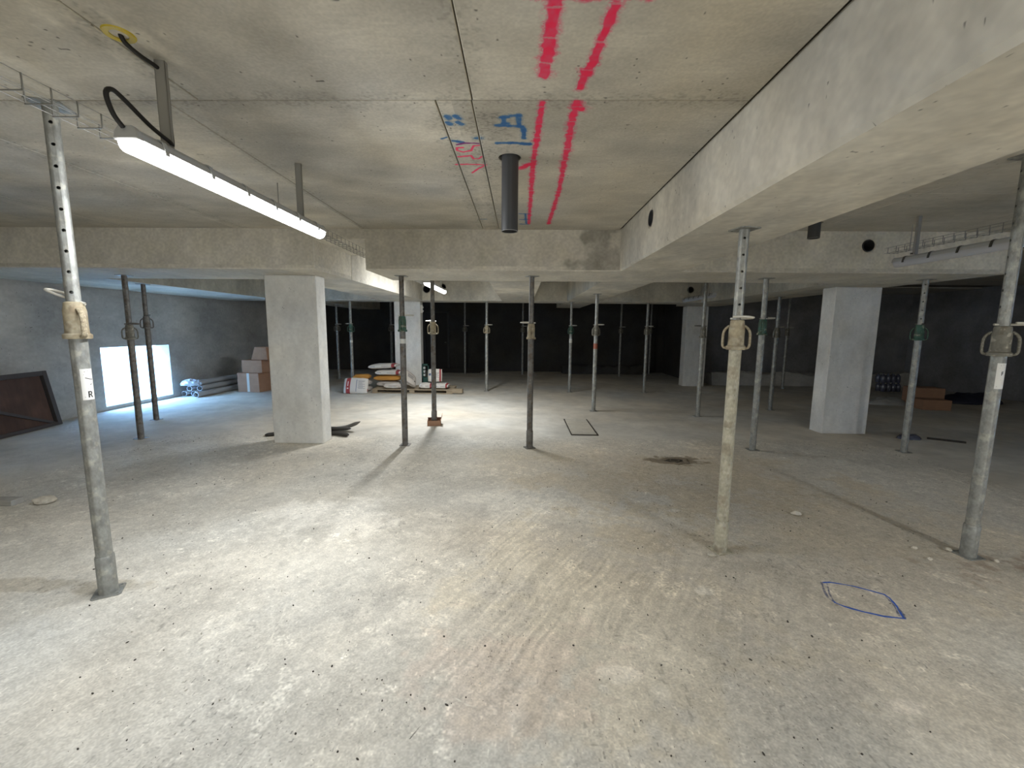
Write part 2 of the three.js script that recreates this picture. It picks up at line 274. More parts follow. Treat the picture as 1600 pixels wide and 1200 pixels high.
// ------------------------------------------------------------------ structure: beams
const beamStain = std({ map: metres(tex(2048, 360, (u, v, o) => {
  const x = XL + 13 * u, y = 2.25 * v;            // v wraps every 2.25 m: heights 2.2 to 2.65 fall on 2.2 to 2.25 and 0 to 0.4
  let a = 1 + 0.12 * fbm(x * 1.2, y * 1.2, 4, 256, 12) + 0.07 * fbm(x * 9, y * 4, 3, 256, 32) + 0.05 * vn(x * 50, y * 50, 256, 62);
  const h = y < 1 ? y + 2.25 : y, n = fbm(x * 7, h * 7, 3, 256, 82);
  const damp = h > 2.2 && (y < 0.5 || y > 2.19) ? sstep(-0.03, 0.12, x - 0.68 + 0.25 * n + 0.35 * Math.max(0, 2.45 - h)) * sstep(1.13, 1.06, x + 0.12 * n) : 0;
  const pale = h > 2.2 ? damp * sstep(0.02, 0.1, x - 0.9 + 0.2 * n + (2.5 - h) * 0.8) * sstep(2.4, 2.5, h) : 0;
  a *= 1 - 0.24 * damp * (0.8 + 0.5 * n) + 0.2 * pale;
  o[0] = 205 * a; o[1] = 200 * a; o[2] = 186 * a - 4 * n;
}), 13, 2.25, XL, 0), bumpMap: reliefWall, bumpScale: 0.003, roughness: 0.78 });
function beam(g, label, m = M.beam) { const o = mesh('concrete_beam', metreUV(g), m); return tag(o, label, 'beam', null, 'structure'); }
const TOP = H + 0.029;
// long cross beam, notched for the cable tray between the left column beam and the first bay plate
beam(alongZ([[XL + 0.005, B], [-2.352, B], [-2.352, 2.532], [-1.77, 2.532], [-1.77, B], [5.4, B], [5.4, TOP], [XL + 0.005, TOP]], -Z1B, -Z1, [[3.853, 2.5, 0.066]], 0.012), 'long concrete cross beam over the nearest row of props', beamStain);
beam(alongZ([[XL + 0.005, B], [5.4, B], [5.4, TOP], [XL + 0.005, TOP]], -Z2B, -Z2, [[-2.25, 2.47, 0.085], [-1.86, 2.52, 0.075], [4.02, 2.5, 0.075]], 0.012), 'second concrete cross beam behind the far strip light');
beam(alongX([[-ZF, B], [Z1 - 0.002, B], [Z1 - 0.002, TOP], [-ZF, TOP]], 1.11, 1.807, [[3.845, 2.506, 0.068]], 0.018), 'large concrete beam running from upper right to the cross beam');
beam(bx(1.11, 1.83, B, TOP, -Z2 + 0.004, -Z1B - 0.004), 'concrete beam beyond the cross beam in line with the large beam');
beam(bx(1.11, 1.83, B, TOP, -13.4, -Z2B - 0.004), 'dim concrete beam behind the second cross beam');
beam(bx(-0.44, 0.285, B, TOP, -Z2 + 0.004, -Z1B - 0.004), 'short concrete beam in the middle of the second bay');
beam(bx(-3.3, -2.352, B, TOP, -Z2 + 0.004, -Z1B - 0.004), 'concrete beam running back from the left pillar');
beam(bx(4.28, 5.36, B, TOP, -Z2 + 0.004, -Z1B - 0.004), 'concrete beam above the right pillar');
beam(bx(4.28, 5.36, B, TOP, -11.96, -Z2B - 0.004), 'end of beam above the far right pillar');
beam(bx(XL + 0.005, -5.85, B, TOP, -Z2 + 0.004, -Z1B - 0.004), 'wide concrete beam along the left wall above the window');
beam(bx(-5.9, -5.1, B, TOP, ZB + 0.005, -Z2B - 0.004), 'dark concrete beam far behind the left pillar');

// ------------------------------------------------------------------ structure: pillars and walls
function pillar(x0, x1, z0, z1, label) { return tag(mesh('concrete_pillar', rbx(x0, x1, -0.002, B + 0.002, z0, z1, 0.012), M.pillar), label, 'pillar', null, 'structure'); }
pillar(-3.28, -2.615, -5.76, -5.5, 'wide concrete pillar nearest on the left under the cross beam');
pillar(4.63, 5.3, -6.74, -6.46, 'concrete pillar on the right beside the dark wall');
pillar(-3.165, -2.5, -11.0, -10.75, 'pale concrete pillar behind the stacked cement bags');
pillar(4.56, 5.15, -12.2, -11.9, 'dim concrete pillar in the far right background');
const hole4 = (z0, z1, y0, y1) => ({ z0, z1, y0, y1 });
function wallX(name, x0, x1, z0, z1, h, m, label) {       // wall in the yz plane with one opening
  const y1 = H + 0.03;
  const g = h ? [bx(x0, x1, -0.002, y1, z0, h.z0), bx(x0, x1, -0.002, y1, h.z1, z1), bx(x0, x1, h.y1, y1, h.z0, h.z1), bx(x0, x1, -0.002, h.y0, h.z0, h.z1)] : [bx(x0, x1, -0.002, y1, z0, z1)];
  return tag(mesh(name, g, m), label, 'wall', null, 'structure');
}
wallX('wall_left', XL - 0.3, XL, ZB, ZF, hole4(-8.98, -7.48, 0.075, 1.145), M.wall, 'grey concrete left wall with a low bright window opening');
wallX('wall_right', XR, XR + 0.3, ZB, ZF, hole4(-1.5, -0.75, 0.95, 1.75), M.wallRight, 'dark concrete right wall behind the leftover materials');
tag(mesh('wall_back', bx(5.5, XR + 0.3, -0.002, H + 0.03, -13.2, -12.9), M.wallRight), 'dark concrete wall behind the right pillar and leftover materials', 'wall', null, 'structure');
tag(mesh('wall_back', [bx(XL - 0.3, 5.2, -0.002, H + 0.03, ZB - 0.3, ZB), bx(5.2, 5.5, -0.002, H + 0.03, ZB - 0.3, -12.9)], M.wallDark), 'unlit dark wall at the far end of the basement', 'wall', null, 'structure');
tag(mesh('wall_front', bx(XL - 0.3, XR + 0.3, -0.002, H + 0.03, ZF, ZF + 0.3), M.wall), 'grey concrete wall behind the viewpoint', 'wall', null, 'structure');
// pale light wells outside the two openings
tag(mesh('light_well', [bx(-9.6, -9.4, -0.4, 1.5, -11.5, -5.0), bx(-9.4, XL - 0.3, -0.4, 0.0, -11.5, -5.0)], M.render), 'pale light well outside the low window opening', 'light well', null, 'structure');
tag(mesh('light_well', [bx(XR + 0.3, 14, -0.4, 0.3, -4, 3)], M.render), 'pale ledge outside the opening in the right wall', 'light well', null, 'structure');

// ------------------------------------------------------------------ strip lights
const galv = (base, sd, rust = 0, splash = 0.5) => tex(256, 512, (u, v, o) => {
  const a = 1 + 0.16 * fbm(u * 6, v * 24, 4, 6, sd) + 0.10 * fbm(u * 30, v * 60, 2, 30, sd + 9), s = rust * sstep(0.05, 0.4, fbm(u * 5, v * 12, 3, 5, sd + 31)), c = sstep(0.12, 0.34, fbm(u * 9 + 1, v * 26, 3, 9, sd + 44)) * splash;
  for (let k = 0; k < 3; k++) o[k] = (base[k] + ([92, 76, 58][k] - base[k]) * s + ([196, 192, 178][k] - base[k]) * c) * a;
});
const per = (t, w, h) => metres(t, w, h);
const S = {
  galv: std({ map: per(galv([150, 152, 148], 5, 0.08, 0.35), 0.24, 0.9), metalness: 0.45, roughness: 0.5 }),
  galvDark: std({ map: per(galv([112, 110, 106], 15, 0.45, 0.14), 0.24, 0.9), metalness: 0.35, roughness: 0.6 }),
  cement: std({ map: per(galv([172, 168, 150], 25, 0.25), 0.24, 0.9), metalness: 0.1, roughness: 0.75 }),
  nut: std({ map: per(galv([164, 154, 130], 35, 0.4, 0.3), 0.24, 0.9), metalness: 0.15, roughness: 0.75 }),
  nutGreen: std({ map: per(galv([58, 92, 80], 45, 0.3), 0.24, 0.9), metalness: 0.1, roughness: 0.7 }),
  nutGrey: std({ map: per(galv([120, 118, 108], 55, 0.3), 0.24, 0.9), metalness: 0.25, roughness: 0.65 }),
  pin: std({ color: rgb(206, 204, 194), metalness: 0.25, roughness: 0.5 }),
  strut: std({ color: rgb(158, 157, 152), metalness: 0.15, roughness: 0.55 }),
  housing: std({ color: rgb(188, 190, 190), roughness: 0.5 }),
  clip: std({ color: rgb(90, 90, 88), metalness: 0.7, roughness: 0.4 }),
  glow: std({ color: rgb(240, 240, 240), roughness: 0.4, emissive: new THREE.Color().setRGB(1, 0.99, 0.97), emissiveIntensity: LAMP.glow }),
  opal: std({ color: rgb(196, 198, 204), roughness: 0.35 }),
  rubber: std({ color: rgb(30, 29, 28), roughness: 0.6 }),
  wire: std({ color: rgb(150, 150, 146), metalness: 0.5, roughness: 0.42 }),
};
const LEN = 1.58;
const dome = (() => { const a = []; for (let i = 0; i <= 16; i++) { const t = -0.12 + (Math.PI + 0.24) * i / 16; a.push([0.045 * Math.cos(t), -0.046 * Math.sin(t)]); } return a; })();
const diffuserG = extr(dome, LEN, [], 0.012).translate(0, 0, -LEN / 2);
const housingG = join([extr([[-0.045, 0.004], [0.045, 0.004], [0.038, 0.03], [0.024, 0.046], [-0.024, 0.046], [-0.038, 0.03]], LEN - 0.03, [], 0.003).translate(0, 0, -(LEN - 0.03) / 2)]);
const capG = (s) => extr([[-0.048, 0.002], [0.048, 0.002], [0.042, 0.032], [0.026, 0.05], [-0.026, 0.05], [-0.042, 0.032]], 0.03, [], 0.004).translate(0, 0, s * (LEN / 2 - 0.01) - 0.015);
const clipG = extr([[-0.053, -0.012], [-0.049, -0.012], [-0.047, 0.006], [-0.039, 0.036], [-0.024, 0.0465], [0.024, 0.0465], [0.039, 0.036], [0.047, 0.006], [0.049, -0.012], [0.053, -0.012], [0.051, 0.008], [0.042, 0.04], [0.026, 0.05], [-0.026, 0.05], [-0.042, 0.04], [-0.051, 0.008]], 0.02, [], 0).translate(0, 0, -0.01);
const strutG = (h) => join([bx(-0.02, 0.02, 0, h, -0.010, -0.007), bx(-0.02, -0.017, 0, h, -0.010, 0.011), bx(0.017, 0.02, 0, h, -0.010, 0.011), bx(-0.02, -0.008, 0, h, 0.008, 0.011), bx(0.008, 0.02, 0, h, 0.008, 0.011)]);
function stripLight(x, z, lit, label, rods, power = [1, 1]) {
  const y = 2.248, t = thing('strip_light', label, 'lamp', [x, y, z], 0, 'suspended strip lights');
  mesh('housing', housingG, S.housing, t); mesh('diffuser', diffuserG, lit ? S.glow : S.opal, t);
  for (const s of [-1, 1]) mesh('end_cap', capG(s), S.housing, t);
  for (let i = 0; i < 6; i++) mesh('clip', clipG, lit ? S.housing : S.clip, t).position.z = -LEN / 2 + 0.13 + i * (LEN - 0.26) / 5;
  for (const s of [-1, 1]) {
    const zz = s * (LEN / 2 - 0.23);
    if (rods) mesh('suspension_rod', new THREE.CylinderGeometry(0.005, 0.005, H - y - 0.043, 8).translate(0, (H - y + 0.043) / 2, zz), S.strut, t);
    else {
      const st = mesh('suspension_strut', strutG(H - y - 0.046), S.strut, t); st.position.set(-0.025, 0.046, zz); st.rotation.y = Math.PI + 0.25;
      mesh('fixing_nut', new THREE.CylinderGeometry(0.011, 0.011, 0.014, 6).translate(0.045, 0.007, 0.0), S.clip, st);
    }
  }
  if (lit) {
    const put = (w, dx, dy, k) => { const l = new THREE.RectAreaLight(LAMP.color, k, w, LEN - 0.06); l.position.set(x + dx, y + dy, z); l.up.set(0, 0, 1); scene.add(l); l.lookAt(x + dx * 20, y + dy * 20, z); l.castShadow = true; l.name = 'strip_light_beam'; };
    put(0.05, 0, -0.052, LAMP.down * power[0]); put(0.05, 0.036, -0.044, LAMP.side * power[1]); put(0.05, -0.036, -0.044, LAMP.side * power[1]);
  }
  return t;
}
const nearLight = stripLight(-1.5, -2.48, true, 'glowing strip light hanging at the upper left, nearest the viewer', false, [0.38, 0.66]);
stripLight(-1.47, -7.55, true, 'glowing strip light beyond the first cross beam', false, [1.6, 0.95]);
stripLight(3.82, -3.74, false, 'unlit pale strip light at the upper right behind the large beam');
stripLight(3.85, -9.48, false, 'unlit strip light on thin rods before the far right pillar', true);
stripLight(3.82, 1.6, true, 'glowing strip light behind the viewpoint on the right', false, [2.3, 2.1]);
stripLight(-1.5, 2.6, true, 'glowing strip light behind the viewpoint on the left', false, [1.35, 1.35]);

// cable of the nearest light and the yellow ceiling box it leaves
mesh('power_cable', tube([[-1.542, 2.67, -1.752], [-1.54, 2.635, -1.77], [-1.535, 2.622, -1.83], [-1.532, 2.622, -1.9], [-1.53, 2.612, -1.943], [-1.532, 2.57, -1.953], [-1.532, 2.42, -1.953], [-1.528, 2.335, -1.95], [-1.5, 2.325, -1.9], [-1.495, 2.345, -1.8], [-1.495, 2.39, -1.69], [-1.495, 2.4, -1.645], [-1.497, 2.375, -1.622], [-1.5, 2.32, -1.645], [-1.5, 2.287, -1.682]], 0.0085, 110, 10).translate(1.5, -2.248, 2.48), S.rubber, nearLight).userData.label = 'black cable looping up to the yellow ceiling box';
{
  const t = thing('ceiling_box', 'yellow plastic junction box set in the ceiling', 'junction box', [-1.542, H, -1.752]);
  mesh('rim', lathe([[0.030, 0.004], [0.030, -0.004], [0.050, -0.005], [0.053, 0.0], [0.053, 0.012]], 36), std({ color: rgb(206, 184, 62), roughness: 0.4 }), t);
  mesh('cup', lathe([[0.0, 0.028], [0.028, 0.028], [0.031, 0.0]], 30), std({ color: rgb(190, 166, 52), roughness: 0.4 }), t);
}

// ------------------------------------------------------------------ wire cable trays
function tray(x, z0, z1, y, label, rodsAt, turnRods) {
  const t = thing('cable_tray', label, 'cable tray', [x, y, z0], 0, 'wire mesh cable trays'), L = z1 - z0, w = 0.1, h = 0.055;
  const lg = new THREE.CylinderGeometry(0.0017, 0.0017, L, 6).rotateX(Math.PI / 2).translate(0, 0, L / 2);
  for (const [dx, dy] of [[-w / 2, h], [-w / 2, 0], [0, 0], [w / 2, 0], [w / 2, h]]) mesh('long_wire', lg, S.wire, t).position.set(dx, dy, 0);
  const ug = join([bx(-w / 2 - 0.004, w / 2 + 0.004, -0.0062, -0.002, -0.0021, 0.0021), bx(-w / 2 - 0.006, -w / 2 - 0.002, -0.006, h, -0.0021, 0.0021), bx(w / 2 + 0.002, w / 2 + 0.006, -0.006, h, -0.0021, 0.0021)]);
  for (let z = 0.05; z < L; z += 0.1) mesh('cross_wire', ug, S.wire, t).position.z = z;
  for (const z of rodsAt) mesh('support_rod', join([new THREE.CylinderGeometry(0.004, 0.004, H - y + 0.004, 8).translate(0, (H - y - 0.008) / 2, 0), new THREE.CylinderGeometry(0.012, 0.012, 0.006, 6).translate(0, -0.009, 0)]), S.strut, t).position.z = z - z0;
  return t;
}
tray(-1.885, -10.3, 2.2, 2.405, 'wire mesh cable tray passing behind the nearest strip light', [-8.6, -6.6, -3.42, -0.4, 1.6]);
tray(4.0, -4.85, 5.0, 2.395, 'wire mesh cable tray behind the unlit light at upper right', [-4.6, -1.6, 1.4, 4.0]);

// ------------------------------------------------------------------ pipes through the ceiling, hole sleeves
const pvc = std({ color: rgb(66, 68, 71), roughness: 0.42 });
const pvcCut = std({ color: rgb(150, 150, 150), roughness: 0.6 });
function drain(x, z, y0, r, label) {
  const t = thing('drain_pipe', label, 'pipe', [x, y0, z], 0, 'grey drain pipe stubs'), h = H + 0.028 - y0;
  mesh('pipe', lathe([[r - 0.004, 0.001], [r - 0.004, h], [r, h], [r, 0.001]], 40), pvc, t);
  mesh('cut_edge', lathe([[r - 0.0045, 0.002], [r - 0.0045, 0], [r + 0.0003, 0], [r + 0.0003, 0.002]], 40), pvcCut, t);
}
drain(-0.078, -2.935, 2.19, 0.055, 'dark grey drain pipe hanging from the ceiling in the centre');
drain(3.01, -4.6, 2.5, 0.055, 'short grey pipe stub half hidden by the large beam');
for (const [x, y, z, r, l] of [[3.853, 2.5, -Z1 - 0.002, 0.066, 'dark pipe sleeve in the cross beam by the unlit light'], [-2.25, 2.47, -Z2 - 0.002, 0.085, 'left dark sleeve hole beside the far strip light'], [-1.86, 2.52, -Z2 - 0.002, 0.075, 'right dark sleeve hole behind the far strip light'], [4.02, 2.5, -Z2 - 0.002, 0.075, 'dark sleeve hole near the far right pillar']])
  tag(mesh('pipe_sleeve', lathe([[r - 0.006, 0], [r - 0.001, 0], [r - 0.001, 0.7], [0, 0.7], [0, 0.69], [r - 0.006, 0.69], [r - 0.006, 0]], 28).rotateX(-Math.PI / 2).translate(x, y, z), pvc), l, 'sleeve', 'pipe sleeves in the beams');
tag(mesh('pipe_sleeve', lathe([[0.061, 0], [0.067, 0], [0.067, 0.6], [0, 0.6], [0, 0.59], [0.061, 0.59], [0.061, 0]], 28).rotateZ(-Math.PI / 2).translate(1.112, 2.506, -3.845), pvc), 'dark round sleeve in the side of the large beam', 'sleeve', 'pipe sleeves in the beams');

// ------------------------------------------------------------------ steel props
const evaluator = new Evaluator(); evaluator.useGroups = false; evaluator.attributes = ['position', 'normal', 'uv'];
function innerTube(top) {
  const y0 = 1.25, r = 0.031, g = new THREE.LatheGeometry([[r - 0.004, y0], [r, y0], [r, top], [r - 0.004, top], [r - 0.004, y0]].map(([a, b]) => new THREE.Vector2(a, b)), 24);
  const uv = g.attributes.uv, p = g.attributes.position; for (let i = 0; i < p.count; i++) uv.setXY(i, uv.getX(i) * 0.24, p.getY(i));
  const cut = []; for (let y = 1.72; y < top - 0.05; y += 0.105) cut.push(new THREE.CylinderGeometry(0.0085, 0.0085, 0.1, 12).rotateX(Math.PI / 2).translate(0, y, 0));
  const a = new Brush(g), b = new Brush(join(cut)); a.updateMatrixWorld(); b.updateMatrixWorld();
  return toCreasedNormals(evaluator.evaluate(a, b, SUBTRACTION).geometry, 0.7);
}
const INNER = { slab: innerTube(H - 0.006), beam: innerTube(B - 0.006) };
const NUT0 = 1.43;
const outerG = lathe([[0.038, 0.006], [0.038, NUT0 + 0.02], [0.034, NUT0 + 0.02], [0.034, 0.006]]);
const sleeveG = lathe([[0.038, 0.006], [0.0445, 0.006], [0.0445, 0.222], [0.042, 0.23], [0.038, 0.231]]);
const plateG = (w, t) => { const s = shapeOf([[-w / 2 + 0.012, -w / 2], [w / 2 - 0.012, -w / 2], [w / 2, -w / 2 + 0.012], [w / 2, w / 2 - 0.012], [w / 2 - 0.012, w / 2], [-w / 2 + 0.012, w / 2], [-w / 2, w / 2 - 0.012], [-w / 2, -w / 2 + 0.012]], [[w * 0.36, w * 0.36, 0.007], [-w * 0.36, w * 0.36, 0.007], [w * 0.36, -w * 0.36, 0.007], [-w * 0.36, -w * 0.36, 0.007]]); return metreUV(new THREE.ExtrudeGeometry(s, { depth: t, bevelEnabled: false, curveSegments: 8 }).rotateX(-Math.PI / 2)); };
const baseG = plateG(0.135, 0.006), headG = plateG(0.145, 0.006);
const nutG = lathe([[0.039, 0], [0.058, 0], [0.060, 0.006], [0.060, 0.022], [0.050, 0.03], [0.048, 0.06], [0.048, 0.15], [0.044, 0.165], [0.042, 0.19], [0.036, 0.196]], 26);
const handleG = join([1].map(() => { const g = tube([[0.040, 0.014, 0], [0.066, 0.012, 0], [0.078, 0.026, 0], [0.080, 0.06, 0], [0.078, 0.11, 0], [0.066, 0.138, 0], [0.044, 0.158, 0]], 0.0085, 30, 8); g.scale(1, 1, 1.7); return g; }));
const pinG = tube([[-0.055, 0, 0], [0.0, 0, 0], [0.08, 0, 0.0], [0.125, 0.002, 0.008], [0.138, 0.004, 0.03], [0.122, 0.008, 0.052], [0.07, 0.010, 0.06], [0.02, 0.010, 0.058]], 0.0072, 44, 8);
function stickerTex(draw) { const c = document.createElement('canvas'); c.width = 128; c.height = 320; const x = c.getContext('2d'); x.fillStyle = '#dcdcd8'; x.fillRect(0, 0, 128, 320); draw(x); const t = new THREE.CanvasTexture(c); t.colorSpace = THREE.SRGBColorSpace; return t; }
const speck = (x) => { x.fillStyle = 'rgba(110,100,95,0.5)'; for (const [a, b, r] of [[40, 30, 5], [90, 52, 4], [30, 60, 3], [70, 20, 4], [104, 150, 5], [60, 205, 3], [24, 290, 4]]) { x.beginPath(); x.arc(a, b, r, 0, 7); x.fill(); } };
const stickR = std({ map: stickerTex((x) => { speck(x); x.strokeStyle = '#2a2a2c'; x.lineWidth = 7; x.beginPath(); x.moveTo(40, 92); x.lineTo(84, 106); x.lineTo(120, 112); x.stroke(); x.beginPath(); x.moveTo(84, 165); x.lineTo(100, 158); x.stroke(); x.fillStyle = '#2a2a2c'; x.font = 'bold 92px sans-serif'; x.fillText('R', 44, 296); }), roughness: 0.6 });
const stickF = std({ map: stickerTex((x) => { speck(x); x.fillStyle = '#2a2a2c'; x.font = 'bold 66px sans-serif'; x.fillText('F', 50, 150); }), roughness: 0.6 });
const stickW = std({ color: rgb(206, 206, 198), roughness: 0.6 });
const stickRed = std({ color: rgb(150, 88, 70), roughness: 0.7 });
const stickerG = (h, arc) => { const g = new THREE.CylinderGeometry(0.0386, 0.0386, h, 18, 1, true, -arc / 2, arc); return g; };
const stA = stickerG(0.17, 1.5), stB = stickerG(0.06, 5.8), stC = stickerG(0.1, 4);
function makeProp(kind) {
  const t = new THREE.Group();
  mesh('base_plate', baseG, S.galv, t);
  const o = mesh('outer_tube', outerG, S.galv, t);
  mesh('foot_sleeve', sleeveG, S.galv, o);
  mesh('inner_tube', INNER[kind], S.galv, t);
  const n = mesh('adjusting_nut', nutG, S.nut, t); n.position.y = NUT0;
  for (const s of [0, Math.PI]) mesh('handle', handleG, S.nut, n).rotation.y = s;
  const q = mesh('pin', pinG, S.pin, t); q.position.y = NUT0 + 0.206;
  mesh('head_plate', headG, S.galv, t).position.y = (kind === 'slab' ? H : B) - 0.006;
  return t;
}
const PROTO = { slab: makeProp('slab'), beam: makeProp('beam') };
function prop(kind, x, z, label, o = {}) {
  const t = PROTO[kind].clone(); t.name = numbered('steel_prop'); scene.add(t); t.position.set(x, 0, z);
  tag(t, label, 'prop', 'adjustable steel props holding up the ceiling');
  const part = (n) => t.children.find((c) => c.name === n), dy = (o.nutY ?? NUT0) - NUT0, tubeM = S[o.tube ?? 'galv'];
  part('outer_tube').material = tubeM; part('base_plate').material = tubeM; part('inner_tube').material = S[o.inner ?? o.tube ?? 'galv'];
  if (o.noSleeve) part('outer_tube').remove(part('outer_tube').children[0]); else part('outer_tube').children[0].material = tubeM;
  const n = part('adjusting_nut'); n.position.y += dy; n.material = S[o.nut ?? 'nut']; n.children.forEach((c) => { c.material = n.material; }); n.rotation.y = o.nutTurn ?? 0;
  part('pin').position.y += dy; part('pin').rotation.set(0, o.pinTurn ?? 0, o.pinTilt ?? 0, 'YXZ'); if (o.pinDark) part('pin').material = S.galvDark;
  part('outer_tube').scale.y = (NUT0 + dy) / NUT0; part('outer_tube').children.forEach((c) => { c.scale.y = NUT0 / (NUT0 + dy); });
  part('inner_tube').rotation.y = o.holeTurn ?? 0; part('base_plate').rotation.y = o.baseTurn ?? 0; part('head_plate').rotation.y = o.headTurn ?? o.baseTurn ?? 0;
  if (o.sticker) { const [g, m, y, turn, l] = o.sticker, s = mesh('sticker', g, m, t); s.position.y = y; s.rotation.y = turn; s.userData.label = l; }
  return t;
}
const face = (x, z) => Math.atan2(-x, -z);      // turn that points a prop's front at the camera
prop('slab', -2.39, -2.27, 'tall steel prop at far left with a white R sticker', { nutY: 1.475, nutTurn: face(-2.39, -2.27) - Math.PI / 2 + 0.35, pinTurn: Math.PI + 0.3, pinTilt: 0.38, holeTurn: face(-2.39, -2.27) - 0.15, baseTurn: 0.55, headTurn: 0.3, sticker: [stA, stickR, 1.228, face(-2.39, -2.27) + 0.5, 'white sticker with the letter R'] });
prop('beam', 1.44, -2.88, 'cement-splashed steel prop under the large beam, rusty two-handled nut', { nutY: 1.425, tube: 'cement', inner: 'galv', nutTurn: face(1.44, -2.88), pinTurn: -1.2, holeTurn: face(1.44, -2.88) + 0.15, baseTurn: 0.2 });
prop('slab', 3.16, -2.87, 'tall steel prop at the right edge with a two-handled nut', { nutY: 1.4, nut: 'nutGrey', nutTurn: face(3.16, -2.87), pinTurn: -0.15, holeTurn: 1.2, baseTurn: 0.1, sticker: [stA, stickF, 1.27, face(3.16, -2.87) + 0.75, 'white sticker with the letter F'] });
prop('beam', -1.515, -5.5, 'steel prop with green collar and white band, right of the left pillar', { nutY: 1.5, tube: 'galvDark', nut: 'nutGreen', nutTurn: 1.4, pinTurn: 0.5, holeTurn: 1, noSleeve: true, sticker: [stB, stickW, 1.378, 0, 'white tape band'] });
prop('slab', -1.37, -6.72, 'dark steel prop standing in a torn carton beneath the far lamp', { nutY: 1.45, tube: 'galvDark', nutTurn: 0.1, pinTurn: Math.PI - 0.3, holeTurn: 1.2 });
prop('beam', 0.14, -5.45, 'steel prop in the centre with a hooked pin pointing left', { nutY: 1.42, tube: 'galvDark', nut: 'nut', nutTurn: 1.3, pinTurn: Math.PI - 0.1, holeTurn: 1.5, baseTurn: 0.4 });
prop('beam', 1.42, -8.05, 'slightly rusty steel prop beyond the floor hatch, pin pointing right', { nutY: 1.43, nut: 'nutGrey', nutTurn: 0.4, pinTurn: 0.1, noSleeve: true, sticker: [stC, stickRed, 1.24, 0, 'reddish rust patch'] });
prop('beam', 3.07, -5.5, 'steel prop with a green collar behind the cement-splashed prop', { nutY: 1.5, nut: 'nutGreen', nutTurn: 1.2, pinTurn: 0.25, holeTurn: 1, noSleeve: true });
prop('beam', 4.97, -8.4, 'thin steel prop left of the right pillar in the second bay', { nutY: 1.42, nut: 'nutGrey', nutTurn: 0.3, pinTurn: 0.4, noSleeve: true });
prop('slab', 3.24, -7.66, 'steel prop standing before the far right pillar', { nutY: 1.42, nut: 'nutGrey', nutTurn: 0.9, pinTurn: Math.PI, noSleeve: true, pinDark: true });
prop('beam', 5.03, -5.5, 'steel prop right of the right pillar against the dark wall', { nutY: 1.45, nut: 'nutGreen', nutTurn: face(5.03, -5.5), pinTurn: 1.3, holeTurn: face(5.03, -5.5), noSleeve: true, pinDark: true });
prop('beam', -5.22, -5.64, 'left of the two dark props standing before the window', { nutY: 1.36, tube: 'galvDark', nut: 'nutGrey', nutTurn: face(-5.22, -5.64), pinTurn: 0.2, holeTurn: 0.4, noSleeve: true, pinDark: true });
prop('beam', -6.02, -6.82, 'right of the two dark props standing before the window', { nutY: 1.5, tube: 'galvDark', nut: 'galvDark', nutTurn: 0.6, pinTurn: 2.6, noSleeve: true, pinDark: true });
const far = { noSleeve: true, nutTurn: 0.5, nut: 'nutGrey' };
prop('beam', -5.45, -12.68, 'leftmost steel prop in the dark behind the left pillar', far);
prop('beam', -4.25, -10.7, 'steel prop with green collar and white band behind the cement bags', { ...far, nut: 'nutGreen', pinTurn: Math.PI, sticker: [stB, stickW, 1.2, 0, 'white tape band'] });
prop('slab', -4.14, -13.7, 'steel prop just left of the back pillar in the dark', far);
prop('beam', -0.82, -10.5, 'steel prop under the second cross beam, right of the far lamp', { ...far, nut: 'nut' });
prop('beam', 1.24, -10.5, 'steel prop with a green collar under the second cross beam', { ...far, nut: 'nutGreen', sticker: [stC, stickW, 1.27, 0, 'white tape band'] });
prop('beam', 3.1, -10.55, 'steel prop under the second cross beam, right of the rusty prop', far);
prop('slab', 3.33, -14.26, 'dim steel prop near the dark back wall with a pale pin', far);
prop('slab', -1.87, -14.5, 'dim steel prop at the back wall, right of the dark doorway', far);
prop('slab', 0.09, -14.5, 'barely visible steel prop at the back wall behind the central prop', far);
prop('slab', 4.6, -15.2, 'faint steel prop in the darkest corner left of the far right pillar', { ...far, pinDark: true });
prop('slab', 7.14, -11.6, 'steel prop far back between the far right and right pillars', far);

// ------------------------------------------------------------------ cardboard, bags, pipes
const cardTex = tex(256, 256, (u, v, o) => { const a = 1 + 0.06 * fbm(u * 5, v * 5, 3, 5, 7) + 0.03 * vn(u * 4, v * 120, 120, 9); o[0] = 160 * a; o[1] = 124 * a; o[2] = 99 * a; });
const card = std({ map: metres(cardTex, 0.5), roughness: 0.85 });
const tape = std({ color: rgb(190, 188, 178), roughness: 0.35 });
function carton(x, y, z, w, h, d, turn, label, opts = {}) {
  const t = thing('cardboard_box', label, 'box', [x, y, z], turn, opts.group);
  mesh('body', [rbx(-w / 2, w / 2, 0, h, -d / 2, d / 2, 0.006)], card, t);
  if (opts.tape) mesh('tape', [bx(-0.03, 0.03, 0.01, h + 0.001, d / 2, d / 2 + 0.001), bx(-0.03, 0.03, h, h + 0.001, -d / 2, d / 2)], tape, t);
  for (const s of [-1, 1]) mesh('flap', bx(s * 0.002, s * (w / 2 - 0.004), 0, 0.004, -d / 2 + 0.004, d / 2 - 0.004).translate(0, h, 0), card, t);
  return t;
}
carton(-6.4, 0, -10.08, 0.54, 0.45, 0.42, -0.08, 'lowest cardboard box by the left wall, sealed with white tape', { tape: true });
carton(-6.32, 0.455, -10.1, 0.5, 0.3, 0.38, -0.05, 'middle cardboard box of the stack by the left wall');
